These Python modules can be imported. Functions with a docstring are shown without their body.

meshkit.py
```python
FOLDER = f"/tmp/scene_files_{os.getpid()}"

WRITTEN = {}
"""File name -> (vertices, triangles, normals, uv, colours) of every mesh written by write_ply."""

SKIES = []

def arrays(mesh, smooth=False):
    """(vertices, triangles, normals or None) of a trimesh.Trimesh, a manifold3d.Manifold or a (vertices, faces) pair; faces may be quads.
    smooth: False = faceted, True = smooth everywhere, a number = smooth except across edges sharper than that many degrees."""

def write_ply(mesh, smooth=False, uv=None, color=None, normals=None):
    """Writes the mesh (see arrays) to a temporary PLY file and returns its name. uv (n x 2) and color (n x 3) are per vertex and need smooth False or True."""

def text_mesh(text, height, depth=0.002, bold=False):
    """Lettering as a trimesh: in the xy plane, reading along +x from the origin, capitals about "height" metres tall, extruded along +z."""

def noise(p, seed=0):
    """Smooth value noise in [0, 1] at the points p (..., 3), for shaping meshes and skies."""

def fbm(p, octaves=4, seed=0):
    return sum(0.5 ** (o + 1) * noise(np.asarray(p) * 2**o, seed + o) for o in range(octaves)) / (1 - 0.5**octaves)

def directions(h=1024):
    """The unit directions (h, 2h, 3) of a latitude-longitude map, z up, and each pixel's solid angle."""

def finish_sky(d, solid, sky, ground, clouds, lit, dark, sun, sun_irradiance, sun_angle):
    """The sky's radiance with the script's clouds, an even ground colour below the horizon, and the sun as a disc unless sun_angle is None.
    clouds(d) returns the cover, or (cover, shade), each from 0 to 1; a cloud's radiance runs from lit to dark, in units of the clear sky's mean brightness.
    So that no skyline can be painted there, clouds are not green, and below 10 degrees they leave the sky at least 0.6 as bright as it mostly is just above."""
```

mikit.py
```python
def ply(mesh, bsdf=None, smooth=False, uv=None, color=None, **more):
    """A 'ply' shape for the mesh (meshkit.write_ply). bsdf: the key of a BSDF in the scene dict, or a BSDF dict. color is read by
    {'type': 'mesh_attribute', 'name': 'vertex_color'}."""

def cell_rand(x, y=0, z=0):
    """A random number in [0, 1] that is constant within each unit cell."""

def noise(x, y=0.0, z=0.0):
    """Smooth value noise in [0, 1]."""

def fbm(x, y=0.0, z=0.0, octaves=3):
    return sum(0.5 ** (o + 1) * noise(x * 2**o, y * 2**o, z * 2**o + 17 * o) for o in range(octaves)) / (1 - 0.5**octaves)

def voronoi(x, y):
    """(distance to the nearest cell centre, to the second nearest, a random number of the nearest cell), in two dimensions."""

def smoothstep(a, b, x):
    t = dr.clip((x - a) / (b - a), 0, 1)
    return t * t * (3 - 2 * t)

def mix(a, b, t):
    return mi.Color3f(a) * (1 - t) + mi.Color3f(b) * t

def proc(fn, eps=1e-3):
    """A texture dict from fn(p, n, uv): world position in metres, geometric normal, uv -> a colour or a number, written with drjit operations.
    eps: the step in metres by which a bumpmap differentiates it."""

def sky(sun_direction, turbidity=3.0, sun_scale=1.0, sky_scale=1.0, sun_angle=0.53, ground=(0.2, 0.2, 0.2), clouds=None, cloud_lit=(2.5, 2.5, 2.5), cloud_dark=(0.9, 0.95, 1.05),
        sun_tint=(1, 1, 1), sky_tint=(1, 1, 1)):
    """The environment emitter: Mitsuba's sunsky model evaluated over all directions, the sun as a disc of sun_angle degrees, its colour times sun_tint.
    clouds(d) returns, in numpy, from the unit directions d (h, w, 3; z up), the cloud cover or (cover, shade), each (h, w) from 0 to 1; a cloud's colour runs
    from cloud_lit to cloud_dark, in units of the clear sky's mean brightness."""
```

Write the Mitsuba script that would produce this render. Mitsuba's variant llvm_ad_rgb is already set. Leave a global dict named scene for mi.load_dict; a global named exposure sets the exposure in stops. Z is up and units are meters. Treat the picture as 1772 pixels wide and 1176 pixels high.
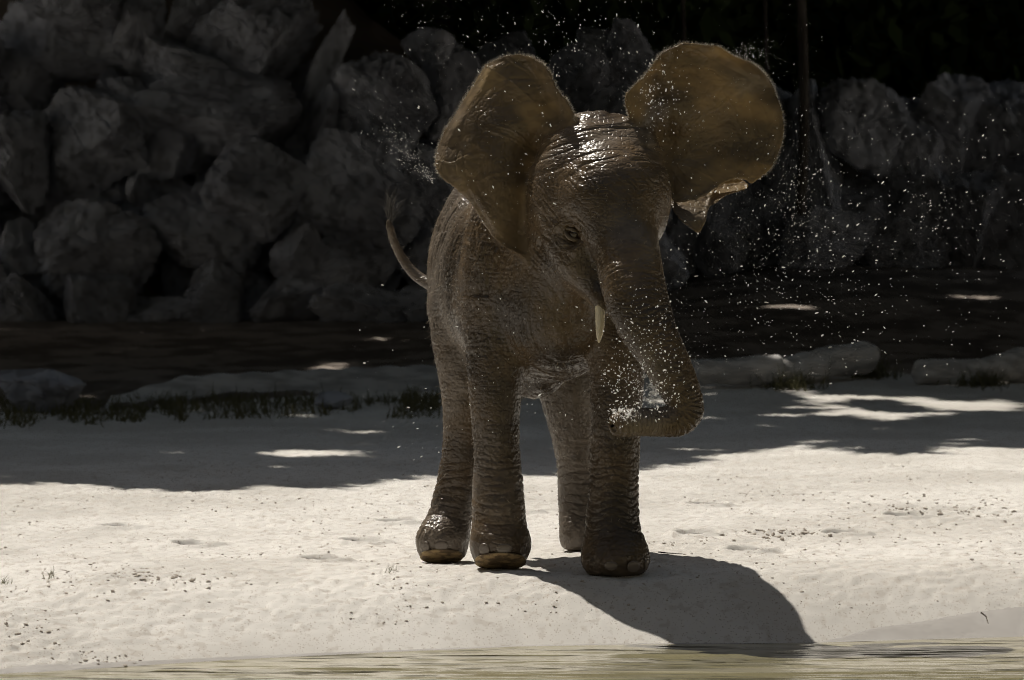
import math
import numpy as np
import trimesh
import drjit as dr
import mitsuba as mi
import mikit
import meshkit
from scipy.spatial import cKDTree
from scipy.ndimage import map_coordinates
from scipy.sparse import coo_matrix
from scipy.interpolate import CubicSpline
from shapely.geometry import Polygon
from shapely import contains_xy

# ------------------------------------------------------------------ camera, sky, exposure
T = mi.ScalarTransform4f
scene, labels = {}, {}
EYE = np.array([0.0, -20.0, 1.45])
FPX, PW, PH, HORIZON = 9000.0, 1772.0, 1176.0, 332.0
PITCH = math.atan((PH / 2 - HORIZON) / FPX)
FWD = np.array([0, math.cos(PITCH), -math.sin(PITCH)])
UPV = np.array([0, math.sin(PITCH), math.cos(PITCH)])
scene['camera'] = {
    'type': 'thinlens', 'fov': math.degrees(2 * math.atan(PW / 2 / FPX)), 'fov_axis': 'x',
    'aperture_radius': 0.011, 'focus_distance': 19.7, 'near_clip': 0.5, 'far_clip': 2000.0,
    'to_world': T().look_at(origin=EYE.tolist(), target=(EYE + FWD).tolist(), up=[0, 0, 1])}
SUN_AZ, SUN_EL = 40.0, 58.0      # degrees left of straight behind the elephant; above the horizon
SUN = np.array([-math.sin(math.radians(SUN_AZ)) * math.cos(math.radians(SUN_EL)),
                math.cos(math.radians(SUN_AZ)) * math.cos(math.radians(SUN_EL)), math.sin(math.radians(SUN_EL))])
scene['sky'] = mikit.sky(SUN.tolist(), turbidity=3.0, sky_scale=0.65, sky_tint=(1.72, 1.06, 0.62), sun_tint=(0.88, 0.99, 1.15))
exposure = 1.85


def E(px, py, y):
    """The point at world depth y that the photograph shows at (px, py)."""
    d = FWD + (px - PW / 2) / FPX * np.array([1.0, 0, 0]) - (py - PH / 2) / FPX * UPV
    return EYE + d * ((y - EYE[1]) / d[1])


def G(px, py, z=0.0):
    """The point at world height z that the photograph shows at (px, py)."""
    d = FWD + (px - PW / 2) / FPX * np.array([1.0, 0, 0]) - (py - PH / 2) / FPX * UPV
    return EYE + d * ((z - EYE[2]) / d[2])


def S(px, y):
    return px * (y - EYE[1]) / FPX


def sm(a, b, x):
    t = np.clip((np.asarray(x, float) - a) / (b - a), 0, 1)
    return t * t * (3 - 2 * t)


fbm, noise = meshkit.fbm, meshkit.noise


def gp(px, py, dz=0.0):
    """The point of the ground that the photograph shows at (px, py), dz above it."""
    z = 0.0
    for _ in range(8):
        q_ = G(px, py, z)
        z = float(ground_base(np.array([q_[0]]), np.array([q_[1]]))[0])
    q_[2] = z + dz
    return q_


def add(key, mesh, bsdf, smooth=30, label=None, cat=None, group=None, kind=None, **kw):
    base, n = key, 0
    while key in scene:
        n += 1
        key = f'{base}_{n:03d}'
    scene[key] = mikit.ply(mesh, bsdf, smooth=smooth, **kw)
    tag(key, label, cat, group, kind)
    return key


def tag(key, label=None, cat=None, group=None, kind=None):
    t = {k: v for k, v in (('label', label), ('category', cat), ('group', group), ('kind', kind)) if v}
    if t:
        labels[key] = t


def holder(key):
    base, n = key, 0
    while any(k == key or k.startswith(key + '__') for k in scene) or key in labels:
        n += 1
        key = f'{base}_{n:03d}'
    return key


# ------------------------------------------------------------------ materials
N, F, V, SMT, MIX = mikit.noise, mikit.fbm, mikit.voronoi, mikit.smoothstep, mikit.mix


def c_sand(p, n, uv):
    a = F(p.x * 1.7, p.y * 1.1, 3.0, 4)
    b = F(p.x * 38, p.y * 22, p.z * 30, 3)
    c = N(p.x * 210, p.y * 120, 1.0)
    col = MIX((0.47, 0.45, 0.42), (0.57, 0.55, 0.52), SMT(0.3, 0.7, a))
    col = MIX(col, (0.40, 0.365, 0.325), SMT(0.56, 0.72, b) * 0.55)
    col = MIX(col, (0.27, 0.215, 0.165), SMT(0.80, 0.90, c) * 0.6)
    return col


def c_rock(p, n, uv):
    a = F(p.x * 2.3, p.y * 2.3, p.z * 2.3, 4)
    b = F(p.x * 11, p.y * 11, p.z * 7, 3)
    c = F(p.x * 5, p.y * 5, p.z * 1.6, 3)
    col = MIX((0.235, 0.242, 0.275), (0.40, 0.41, 0.455), SMT(0.3, 0.7, a))
    col = MIX(col, (0.10, 0.10, 0.108), SMT(0.50, 0.66, b) * 0.6)
    return MIX(col, (0.52, 0.54, 0.60), SMT(0.60, 0.75, c) * 0.5)


def c_skin(p, n, uv):
    a = F(p.x * 5, p.y * 5, p.z * 5, 4)
    b = F(p.x * 26, p.y * 26, p.z * 26, 3)
    wet = MIX((0.038, 0.0285, 0.0205), (0.110, 0.077, 0.046), SMT(0.25, 0.75, a))
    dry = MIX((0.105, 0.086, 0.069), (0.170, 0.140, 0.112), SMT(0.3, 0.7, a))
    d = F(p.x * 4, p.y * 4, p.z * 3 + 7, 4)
    col = MIX(wet, dry, SMT(0.40, 0.64, d + 0.32 * dr.clip(p.y - 0.32, -0.4, 0.35)))      # dried hind part, paled further to match its sunlit flank
    return MIX(col, (0.05, 0.04, 0.032), SMT(0.5, 0.75, b) * 0.45)


def c_sole(p, n, uv):
    a = F(p.x * 40, p.y * 40, p.z * 40, 3)
    return MIX((0.10, 0.07, 0.04), (0.28, 0.20, 0.10), SMT(0.35, 0.65, a))


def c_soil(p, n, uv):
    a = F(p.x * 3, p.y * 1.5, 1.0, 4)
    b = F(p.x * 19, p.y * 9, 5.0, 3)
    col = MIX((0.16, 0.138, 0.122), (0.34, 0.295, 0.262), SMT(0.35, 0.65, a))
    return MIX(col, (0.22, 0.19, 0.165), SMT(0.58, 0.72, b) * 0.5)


def b_skin(p, n, uv):
    a = dr.abs(2 * N(p.x * 60, p.y * 60, p.z * 60) - 1)
    return 0.7 * SMT(0.0, 0.3, a) + 0.5 * N(p.x * 130, p.y * 130, p.z * 130)


def w_ear(p, n, uv):
    a = F(p.x * 6 + p.z * 2, p.y * 6, p.z * 8, 4)
    return uv.x * (0.22 + 0.48 * SMT(0.36, 0.64, a))      # the thin skin of the ears, thinnest between the veins


def c_ear(p, n, uv):
    a = F(p.x * 5 + p.z * 1.5, p.y * 5, p.z * 6, 4)
    b = F(p.x * 30, p.y * 30, p.z * 40, 3)
    col = MIX((0.18, 0.135, 0.088), (0.44, 0.325, 0.18), SMT(0.30, 0.70, a))
    return MIX(col, (0.16, 0.115, 0.07), SMT(0.52, 0.75, b) * 0.3)


def c_log(p, n, uv):
    a = F(p.x * 5, p.y * 5, p.z * 20, 3)
    return MIX((0.36, 0.35, 0.34), (0.58, 0.565, 0.55), SMT(0.3, 0.7, a))


def c_bark(p, n, uv):
    a = F(p.x * 9, p.y * 9, p.z * 2, 3)
    return MIX((0.06, 0.05, 0.042), (0.13, 0.115, 0.10), SMT(0.3, 0.7, a))


def c_tusk(p, n, uv):
    return MIX((0.62, 0.54, 0.38), (0.74, 0.68, 0.54), F(p.x * 90, p.y * 90, p.z * 14, 2))


def b_water(p, n, uv):
    return F(p.x * 1.7, p.y * 4.5, 0.0, 3) + 0.2 * F(p.x * 7, p.y * 18, 4.0, 2)


def c_water(p, n, uv):
    return MIX((0.25, 0.225, 0.135), (0.35, 0.32, 0.22), SMT(0.4, 0.6, F(p.x * 1.7, p.y * 5.5, 2.0, 4)))


def c_wet(p, n, uv):
    return MIX((0.36, 0.34, 0.32), (0.46, 0.44, 0.42), F(p.x * 6, p.y * 6, 1.0, 3))


def pr(color, rough, **kw):
    return {'type': 'principled', 'base_color': color, 'roughness': rough, **kw}


def rgb(*c):
    return {'type': 'rgb', 'value': list(c)}


scene['m_sand'] = pr(mikit.proc(c_sand), 0.95, specular=0.15)
scene['m_clod'] = {'type': 'diffuse', 'reflectance': rgb(0.40, 0.355, 0.31)}
scene['m_wet'] = pr(mikit.proc(c_wet), 0.22, specular=0.6)
scene['m_rock'] = pr(mikit.proc(c_rock), 0.8, specular=0.25)
scene['m_earth'] = {'type': 'diffuse', 'reflectance': rgb(0.13, 0.11, 0.092)}
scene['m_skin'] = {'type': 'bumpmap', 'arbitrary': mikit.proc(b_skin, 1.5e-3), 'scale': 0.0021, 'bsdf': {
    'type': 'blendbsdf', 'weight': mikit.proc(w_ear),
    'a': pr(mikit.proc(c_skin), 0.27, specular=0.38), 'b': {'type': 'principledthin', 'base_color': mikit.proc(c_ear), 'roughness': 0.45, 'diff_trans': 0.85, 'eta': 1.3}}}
scene['m_lid'] = pr(rgb(0.11, 0.084, 0.056), 0.4, specular=0.5)
scene['m_sole'] = pr(mikit.proc(c_sole), 0.7, specular=0.3)
scene['m_soil'] = {'type': 'diffuse', 'reflectance': mikit.proc(c_soil)}
scene['m_nail'] = pr(rgb(0.115, 0.092, 0.072), 0.3, specular=0.6)
scene['m_tusk'] = pr(mikit.proc(c_tusk), 0.35)
scene['m_eye'] = pr(rgb(0.02, 0.012, 0.008), 0.05, specular=0.8)
scene['m_hair'] = {'type': 'twosided', 'bsdf': {'type': 'diffuse', 'reflectance': rgb(0.45, 0.39, 0.32)}}
scene['m_rim_glint'] = {'type': 'twosided', 'bsdf': {'type': 'diffuse', 'reflectance': rgb(0.62, 0.57, 0.50)}}  # lighter than the body hair, to stand in for backlight on the ear rims
scene['m_tuft'] = {'type': 'twosided', 'bsdf': {'type': 'diffuse', 'reflectance': rgb(0.13, 0.125, 0.12)}}
scene['m_log'] = pr(mikit.proc(c_log), 0.85, specular=0.2)
scene['m_bark'] = {'type': 'diffuse', 'reflectance': mikit.proc(c_bark)}
scene['m_leaf'] = {'type': 'principledthin', 'base_color': rgb(0.06, 0.085, 0.03), 'roughness': 0.5, 'diff_trans': 0.6}
scene['m_grass'] = {'type': 'principledthin', 'base_color': rgb(0.13, 0.125, 0.07), 'roughness': 0.6, 'diff_trans': 0.7}
scene['m_drop'] = {'type': 'principledthin', 'base_color': rgb(0.95, 0.95, 0.95), 'roughness': 0.15, 'diff_trans': 1.1}
scene['m_water'] = {'type': 'bumpmap', 'arbitrary': mikit.proc(b_water, 4e-3), 'scale': 0.018,
                    'bsdf': {'type': 'roughplastic', 'diffuse_reflectance': mikit.proc(c_water), 'int_ior': 1.33, 'alpha': 0.015}}
scene['m_pond'] = {'type': 'roughplastic', 'diffuse_reflectance': rgb(0.03, 0.028, 0.022), 'int_ior': 1.33, 'alpha': 0.02}

# ------------------------------------------------------------------ ground and water
WATER_Z = -0.21
SH_X = np.array([-300, -6, -1.76, -0.9, 0.03, 1.1, 1.9, 6, 300.0])
SH_Y = np.array([-3.5, -3.0, -2.08, -1.5, -1.0, -0.87, -0.62, -0.5, -0.5])


def shore(x):
    x = np.asarray(x, float)
    return np.interp(x, SH_X, SH_Y) + 0.05 * (noise(np.stack([x * 2.1, x * 0, x * 0 + 5], -1)) - 0.5)


def ground_base(x, y):
    x, y = np.asarray(x, float), np.asarray(y, float)
    L = np.interp(x, [-2, -0.5, 0.2, 2], [1.7, 1.1, 0.85, 0.8])
    t = (y - shore(x)) / L
    z = WATER_Z * (1 - np.sin(np.clip(t, -1, 1) * np.pi / 2))          # rises from the waterline to the flat
    z = np.where(t < 0, WATER_Z + 0.25 * np.clip(t * L, -2, 0), z)
    z = z - 0.033 * np.exp(-((x + 0.3) / 0.35) ** 2 - ((y - 0.7) / 0.35) ** 2)
    # to the right the ground climbs towards the far wall
    z = z + 0.62 * sm(22, 42, y) * sm(-1, 4, x) + 0.10 * sm(12, 19, y) * sm(-6, -1, -x)
    return z


FOOTPRINTS = [(-0.75, 0.55), (-0.62, 1.55), (0.95, 0.9), (0.78, 2.0), (-0.5, 2.7), (0.35, 2.3), (1.4, 1.9), (-1.3, 1.3), (0.02, 3.4), (-1.7, 2.4), (1.75, 3.1), (0.9, 4.0)]


def ground(x, y):
    z = ground_base(x, y)
    p = np.stack([np.asarray(x, float), np.asarray(y, float), np.zeros_like(z)], -1)
    near = 1 - sm(9, 30, y)
    dry = sm(0.0, 0.5, y - shore(x))
    z = z + 0.022 * (fbm(p * [1.6, 1.2, 1], 3, 3) - 0.5) * dry * (1 + 2 * sm(10, 20, y))
    z = z + 0.010 * np.abs(fbm(p * [3.5, 9, 1], 3, 15) - 0.5) * near * dry
    z = z + (0.011 * (fbm(p * [11, 7, 1], 2, 5) - 0.5) + 0.010 * (noise(p * [34, 22, 1], 8) - 0.5)) * near * dry
    for (fx, fy) in FOOTPRINTS:
        r2 = ((np.asarray(x) - fx) / 0.085) ** 2 + ((np.asarray(y) - fy) / 0.10) ** 2
        z = z + 0.016 * np.exp(-((np.sqrt(r2) - 1.25) / 0.28) ** 2) - 0.020 * sm(1.15, 0.8, np.sqrt(r2))
    for (px, py, a, r) in ((230, 1000, 0.02, 0.28), (60, 1050, 0.02, 0.25), (1640, 890, 0.022, 0.3), (1330, 926, 0.045, 0.085), (1280, 934, 0.03, 0.05)):
        c = G(px, py)
        w = np.exp(-((np.asarray(x) - c[0]) / r) ** 2 - ((np.asarray(y) - c[1]) / (r * 1.6)) ** 2)
        z = z + w * a * (fbm(p * [22, 14, 1], 2, 11) * 1.4 - 0.3)
    return z


def graded(fine, step, far, grow=1.09):
    out, s = [fine], step
    while out[-1] < far:
        s *= grow
        out.append(out[-1] + s)
    return np.array(out[1:])


gx = np.arange(-2.3, 2.3001, 0.0115)
gx = np.concatenate([-graded(2.3, 0.0115, 320)[::-1], gx, graded(2.3, 0.0115, 320)])
gy = np.arange(-1.9, 7.0, 0.021)
gy = np.concatenate([-graded(1.9, 0.021, 60)[::-1], gy, graded(gy[-1], 0.021, 450, 1.04)])
GX, GY = np.meshgrid(gx, gy)
gv = np.stack([GX, GY, ground(GX, GY)], -1).reshape(-1, 3)
nx = len(gx)
ii, jj = np.meshgrid(np.arange(len(gy) - 1), np.arange(nx - 1), indexing='ij')
q = np.stack([ii * nx + jj, ii * nx + jj + 1, (ii + 1) * nx + jj + 1, (ii + 1) * nx + jj], -1).reshape(-1, 4)
add('ground', (gv, q), 'm_sand', True, 'pale trodden sandy ground sloping down to the water', kind='structure')
wv = np.array([[-200, -60, WATER_Z], [200, -60, WATER_Z], [200, 1.5, WATER_Z], [-200, 1.5, WATER_Z]], float)
add('water', trimesh.Trimesh(wv, [[0, 1, 2], [0, 2, 3]], process=False), 'm_water', False,
    'murky olive brown water along the bottom edge with small ripples', kind='structure', uv=wv[:, :2])
# wet margin: a thin film of mud along the waterline
mx = np.arange(-2.6, 2.6, 0.02)
mt = np.linspace(0, 1, 9)
MXg, MT = np.meshgrid(mx, mt)
wid = np.interp(MXg, [-2.6, -1.8, -0.9, 0.0, 1.1, 1.35, 1.9, 2.6], [0.10, 0.09, 0.07, 0.05, 0.05, 0.16, 0.25, 0.25]) * (0.75 + 0.5 * fbm(np.stack([MXg * 2.2, MXg * 0, MXg * 0 + 2], -1), 2))
MYg = shore(MXg) - 0.05 + MT * wid
mz = ground(MXg, MYg) + 0.004 * np.sin(np.pi * np.clip(MT, 0, 1)) ** 0.3 - 0.002 * (MT > 0.95)
mv = np.stack([MXg, MYg, mz], -1).reshape(-1, 3)
ii, jj = np.meshgrid(np.arange(len(mt) - 1), np.arange(len(mx) - 1), indexing='ij')
add('wet_mud', (mv, np.stack([ii * len(mx) + jj, ii * len(mx) + jj + 1, (ii + 1) * len(mx) + jj + 1, (ii + 1) * len(mx) + jj], -1).reshape(-1, 4)),
    'm_wet', True, 'shiny strip of wet mud along the edge of the water', kind='structure')

# dark leaf-littered soil under the trees, with a ragged front edge
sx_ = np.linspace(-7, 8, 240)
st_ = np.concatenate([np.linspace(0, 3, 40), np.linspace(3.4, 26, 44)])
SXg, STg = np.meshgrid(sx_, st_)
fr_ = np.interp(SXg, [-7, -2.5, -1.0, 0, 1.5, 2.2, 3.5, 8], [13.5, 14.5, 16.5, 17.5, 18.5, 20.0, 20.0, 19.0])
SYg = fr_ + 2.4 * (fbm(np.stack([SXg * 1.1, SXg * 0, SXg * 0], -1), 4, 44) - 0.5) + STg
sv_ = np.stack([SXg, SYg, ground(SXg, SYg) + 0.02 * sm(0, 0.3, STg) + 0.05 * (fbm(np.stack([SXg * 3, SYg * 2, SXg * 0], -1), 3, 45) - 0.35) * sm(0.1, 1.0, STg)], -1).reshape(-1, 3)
ii, jj = np.meshgrid(np.arange(len(st_) - 1), np.arange(239), indexing='ij')
add('soil', (sv_, np.stack([ii * 240 + jj, ii * 240 + jj + 1, (ii + 1) * 240 + jj + 1, (ii + 1) * 240 + jj], -1).reshape(-1, 4)), 'm_soil', True,
    'dark soil strewn with litter in the shade before the boulders', kind='structure')

rng = np.random.default_rng(7)
ICO = trimesh.creation.icosahedron()


def scatter(pos, size, seed, squash=0.7):
    r = np.random.default_rng(seed)
    n = len(pos)
    v = ICO.vertices[None] * r.uniform(0.55, 1.15, (n, 12, 1)) * size[:, None, None]
    v = v * np.stack([r.uniform(0.8, 1.5, n), r.uniform(0.8, 1.4, n), np.full(n, squash)], -1)[:, None]
    a = r.uniform(0, 6.28, n)
    c, s = np.cos(a)[:, None], np.sin(a)[:, None]
    v = np.stack([v[..., 0] * c - v[..., 1] * s, v[..., 0] * s + v[..., 1] * c, v[..., 2]], -1) + pos[:, None]
    f = ICO.faces[None] + (np.arange(n) * 12)[:, None, None]
    return trimesh.Trimesh(v.reshape(-1, 3), f.reshape(-1, 3), process=False)


# clods and pebbles
n = 20000
cx, cy = rng.uniform(-2.4, 2.6, n), -1.0 + 9.0 * rng.uniform(0, 1, n) ** 1.5
keep = (noise(np.stack([cx * 2.6, cy * 1.3, cx * 0], -1), 21) + rng.uniform(-0.25, 0.25, n) > 0.5) & (cy > shore(cx) + 0.25)
cx, cy = cx[keep], cy[keep]
big = np.zeros(len(cx))
for (px, py, k, rx, ry) in ((270, 1000, 420, 0.16, 0.22), (200, 1050, 260, 0.10, 0.1), (30, 1040, 200, 0.14, 0.2), (1640, 885, 420, 0.25, 0.4),
                            (1365, 925, 160, 0.08, 0.10), (1560, 1040, 120, 0.08, 0.08), (1400, 860, 200, 0.4, 0.4), (950, 1050, 60, 0.07, 0.05)):
    c = G(px, py)
    cx = np.append(cx, rng.normal(c[0], rx, k))
    cy = np.append(cy, rng.normal(c[1], ry, k))
    big = np.append(big, np.full(k, 1.0))
for (px, py, k, rx, ry) in ((1310, 930, 40, 0.08, 0.16), (1385, 924, 24, 0.06, 0.16), (1640, 890, 30, 0.2, 0.3), (230, 1000, 24, 0.2, 0.2)):
    c = G(px, py)
    cx, cy, big = np.append(cx, rng.normal(c[0], rx, k)), np.append(cy, rng.normal(c[1], ry, k)), np.append(big, np.full(k, 3.0))
sz = 0.0010 + 0.0062 * rng.uniform(0, 1, len(cx)) ** 8
sz = np.where(big == 1, 0.0014 + 0.008 * rng.uniform(0, 1, len(cx)) ** 5, np.where(big == 3, 0.003 + 0.010 * rng.uniform(0, 1, len(cx)) ** 2.5, sz))
add('sand_clods', scatter(np.stack([cx, cy, ground(cx, cy) + sz * 0.3], -1), sz, 3), 'm_clod', False,
    'crumbs of dry soil and small pebbles strewn over the sand', kind='stuff')


def blades(base, direction, length, width, seed, bend=0.3):
    """Thin bent blades, two triangles and a tip each."""
    r = np.random.default_rng(seed)
    n = len(base)
    side = np.cross(direction, r.normal(size=(n, 3)))
    side /= np.linalg.norm(side, axis=1, keepdims=True) + 1e-9
    off = r.normal(size=(n, 3)) * bend
    mid = base + direction * length[:, None] * 0.55 + off * length[:, None] * 0.12
    tip = base + direction * length[:, None] + off * length[:, None] * 0.6
    w = width[:, None] * side / 2
    v = np.stack([base - w, base + w, mid - w * 0.8, mid + w * 0.8, tip], 1).reshape(-1, 3)
    f = np.array([[0, 1, 3], [0, 3, 2], [2, 3, 4]])[None] + (np.arange(n) * 5)[:, None, None]
    return trimesh.Trimesh(v, f.reshape(-1, 3), process=False)


def grass(xy, hmin, hmax, wid, seed):
    r = np.random.default_rng(seed)
    n = len(xy)
    d = np.stack([r.normal(0, 0.35, n), r.normal(0, 0.35, n), np.ones(n)], -1)
    d /= np.linalg.norm(d, axis=1, keepdims=True)
    b = np.stack([xy[:, 0], xy[:, 1], ground(xy[:, 0], xy[:, 1]) - 0.005], -1)
    return blades(b, d, r.uniform(hmin, hmax, n), np.full(n, wid), seed + 1, 0.5)


# ------------------------------------------------------------------ boulder wall
def boulder(w, h, d, seed, sub=4, rough=0.12, planes=11, power=60):
    r = np.random.default_rng(seed)
    m = trimesh.creation.icosphere(subdivisions=sub)
    u = m.vertices
    nrm = r.normal(size=(planes, 3))
    nrm /= np.linalg.norm(nrm, axis=1, keepdims=True)
    hh = r.uniform(0.56, 1.0, planes)
    g = np.clip(u @ nrm.T, 1e-3, None) / hh
    rad = 1 / (np.sum(g ** power, 1) ** (1 / power))
    rad = np.minimum(rad, 1.25)
    v = u * rad[:, None]
    v = v / np.abs(v).max(0)
    k = fbm(v * 2.8 + seed * 3.7, 3, seed) - 0.5
    k2 = np.abs(fbm(v * 4.5 + seed * 1.3, 3, seed + 9) - 0.5)
    v = v * (1 + rough * 1.5 * k - rough * 1.1 * np.clip(0.10 - k2, 0, 1) * 5)[:, None]
    bed = r.normal(size=3) + [0, 0, 1.2]
    t_ = v @ (bed / np.linalg.norm(bed)) * 3.1 + 1.6 * fbm(v * 1.7 + seed, 2, seed + 5)
    v = v * (1 + 0.055 * (t_ - np.floor(t_)) - 0.03 * np.abs(fbm(v * 9 + seed, 2, seed + 3) - 0.5) * 4)[:, None]      # broken along the beds
    v = v * np.array([w, d, h]) / 2
    return v, m.faces


ROCKS_LEFT = [  # centre x, y, width, height in the photograph, tilt
    (105, 78, 210, 150, 5), (25, 140, 100, 90, -15), (140, 20, 170, 70, 0), (38, 275, 105, 150, 0), (160, 240, 205, 205, 0), (190, 150, 38, 56, 0),
    (232, 200, 75, 130, 25), (245, 60, 80, 150, -12), (320, 125, 210, 95, -15), (445, 78, 200, 180, -12), (335, 30, 120, 110, 0), (390, 200, 275, 140, 5), (568, 112, 46, 175, -22),
    (680, 175, 175, 165, -8), (560, 215, 75, 130, -15), (300, 265, 110, 130, -25), (470, 348, 190, 190, 8), (180, 425, 200, 185, 0), (345, 405, 175, 170, -20),
    (30, 440, 95, 105, 0), (38, 535, 105, 130, 0), (152, 527, 132, 122, -10), (290, 545, 125, 78, 0), (386, 530, 110, 130, -8), (503, 526, 125, 118, -8),
    (612, 465, 170, 115, 8), (640, 540, 165, 85, 0), (645, 330, 210, 180, -25), (735, 450, 90, 95, 0), (745, 540, 100, 85, 5), (515, 258, 40, 56, 0), (240, 335, 36, 58, 0),
    (520, 440, 90, 90, 0), (750, 350, 120, 130, 10), (745, 86, 85, 62, -10), (850, 180, 180, 180, 0), (840, 330, 180, 180, 0), (850, 480, 200, 150, 0),
    (1000, 155, 105, 130, -10), (1085, 110, 95, 130, 8), (960, 300, 200, 200, 0), (1080, 300, 150, 240, 5), (950, 500, 160, 150, 0), (1060, 500, 150, 150, 0), (880, 90, 75, 60, 0), (1040, 70, 70, 50, 0), (-60, 330, 120, 160, 0), (-60, 520, 140, 150, 0), (-50, 130, 120, 160, 0)]
ROCKS_RIGHT = [
    (1150, 190, 90, 150, 5), (1200, 260, 100, 220, -5), (1168, 420, 70, 130, 5), (1232, 410, 90, 150, 0), (1300, 390, 95, 190, -4), (1320, 250, 110, 190, 8), (1395, 300, 95, 240, 5), (1420, 430, 130, 110, 0),
    (1486, 225, 120, 130, -6), (1500, 380, 110, 120, 0), (1575, 245, 95, 190, 8), (1640, 225, 110, 150, -4), (1600, 390, 100, 150, 5), (1685, 370, 100, 180, -6), (1720, 230, 105, 160, 6),
    (1770, 400, 110, 160, 0), (1800, 250, 120, 180, 0), (1560, 430, 120, 90, 0), (1850, 420, 120, 140, 0)]
r = np.random.default_rng(55)
FILL = [(x + r.uniform(-30, 30), y + r.uniform(-25, 25), r.uniform(110, 170), r.uniform(100, 150), r.uniform(-20, 20)) for x in range(-40, 1120, 115) for y in range(60 + (x // 115 % 2) * 50, 560, 105) if y > 130 + 0.12 * max(0, x - 520)]
for i, (cx_, cy_, w, h, tilt) in enumerate(ROCKS_LEFT + ROCKS_RIGHT + FILL):
    fill = i >= len(ROCKS_LEFT) + len(ROCKS_RIGHT)
    right = i >= len(ROCKS_LEFT) and not fill
    r = np.random.default_rng(100 + i)
    y = (38.0 if right else 33.0) + (560 - cy_) * (0.0022 if right else 0.0032) + r.uniform(-0.2, 0.2)
    if cx_ > 800 and not right:
        y += 2.0
    y += 0.85 * fill
    v, f = boulder(S(w * (1.5 if right else 1.24), y), S(h * (1.35 if right else 1.24), y), S(0.8 * (w + h) / 2, y) + 0.3, 300 + i, 5 if 0 <= cx_ < 760 and not fill and w > 100 else 4)
    a = math.radians(tilt)
    v = v @ np.array([[math.cos(a), 0, -math.sin(a)], [0, 1, 0], [math.sin(a), 0, math.cos(a)]]).T
    add('boulder_wall__boulder', trimesh.Trimesh(v + E(cx_, cy_, y), f, process=False), 'm_rock', 32)
tag('boulder_wall', 'tall retaining wall of stacked dark grey boulders in deep shade behind the elephant', 'boulder wall')
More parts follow.
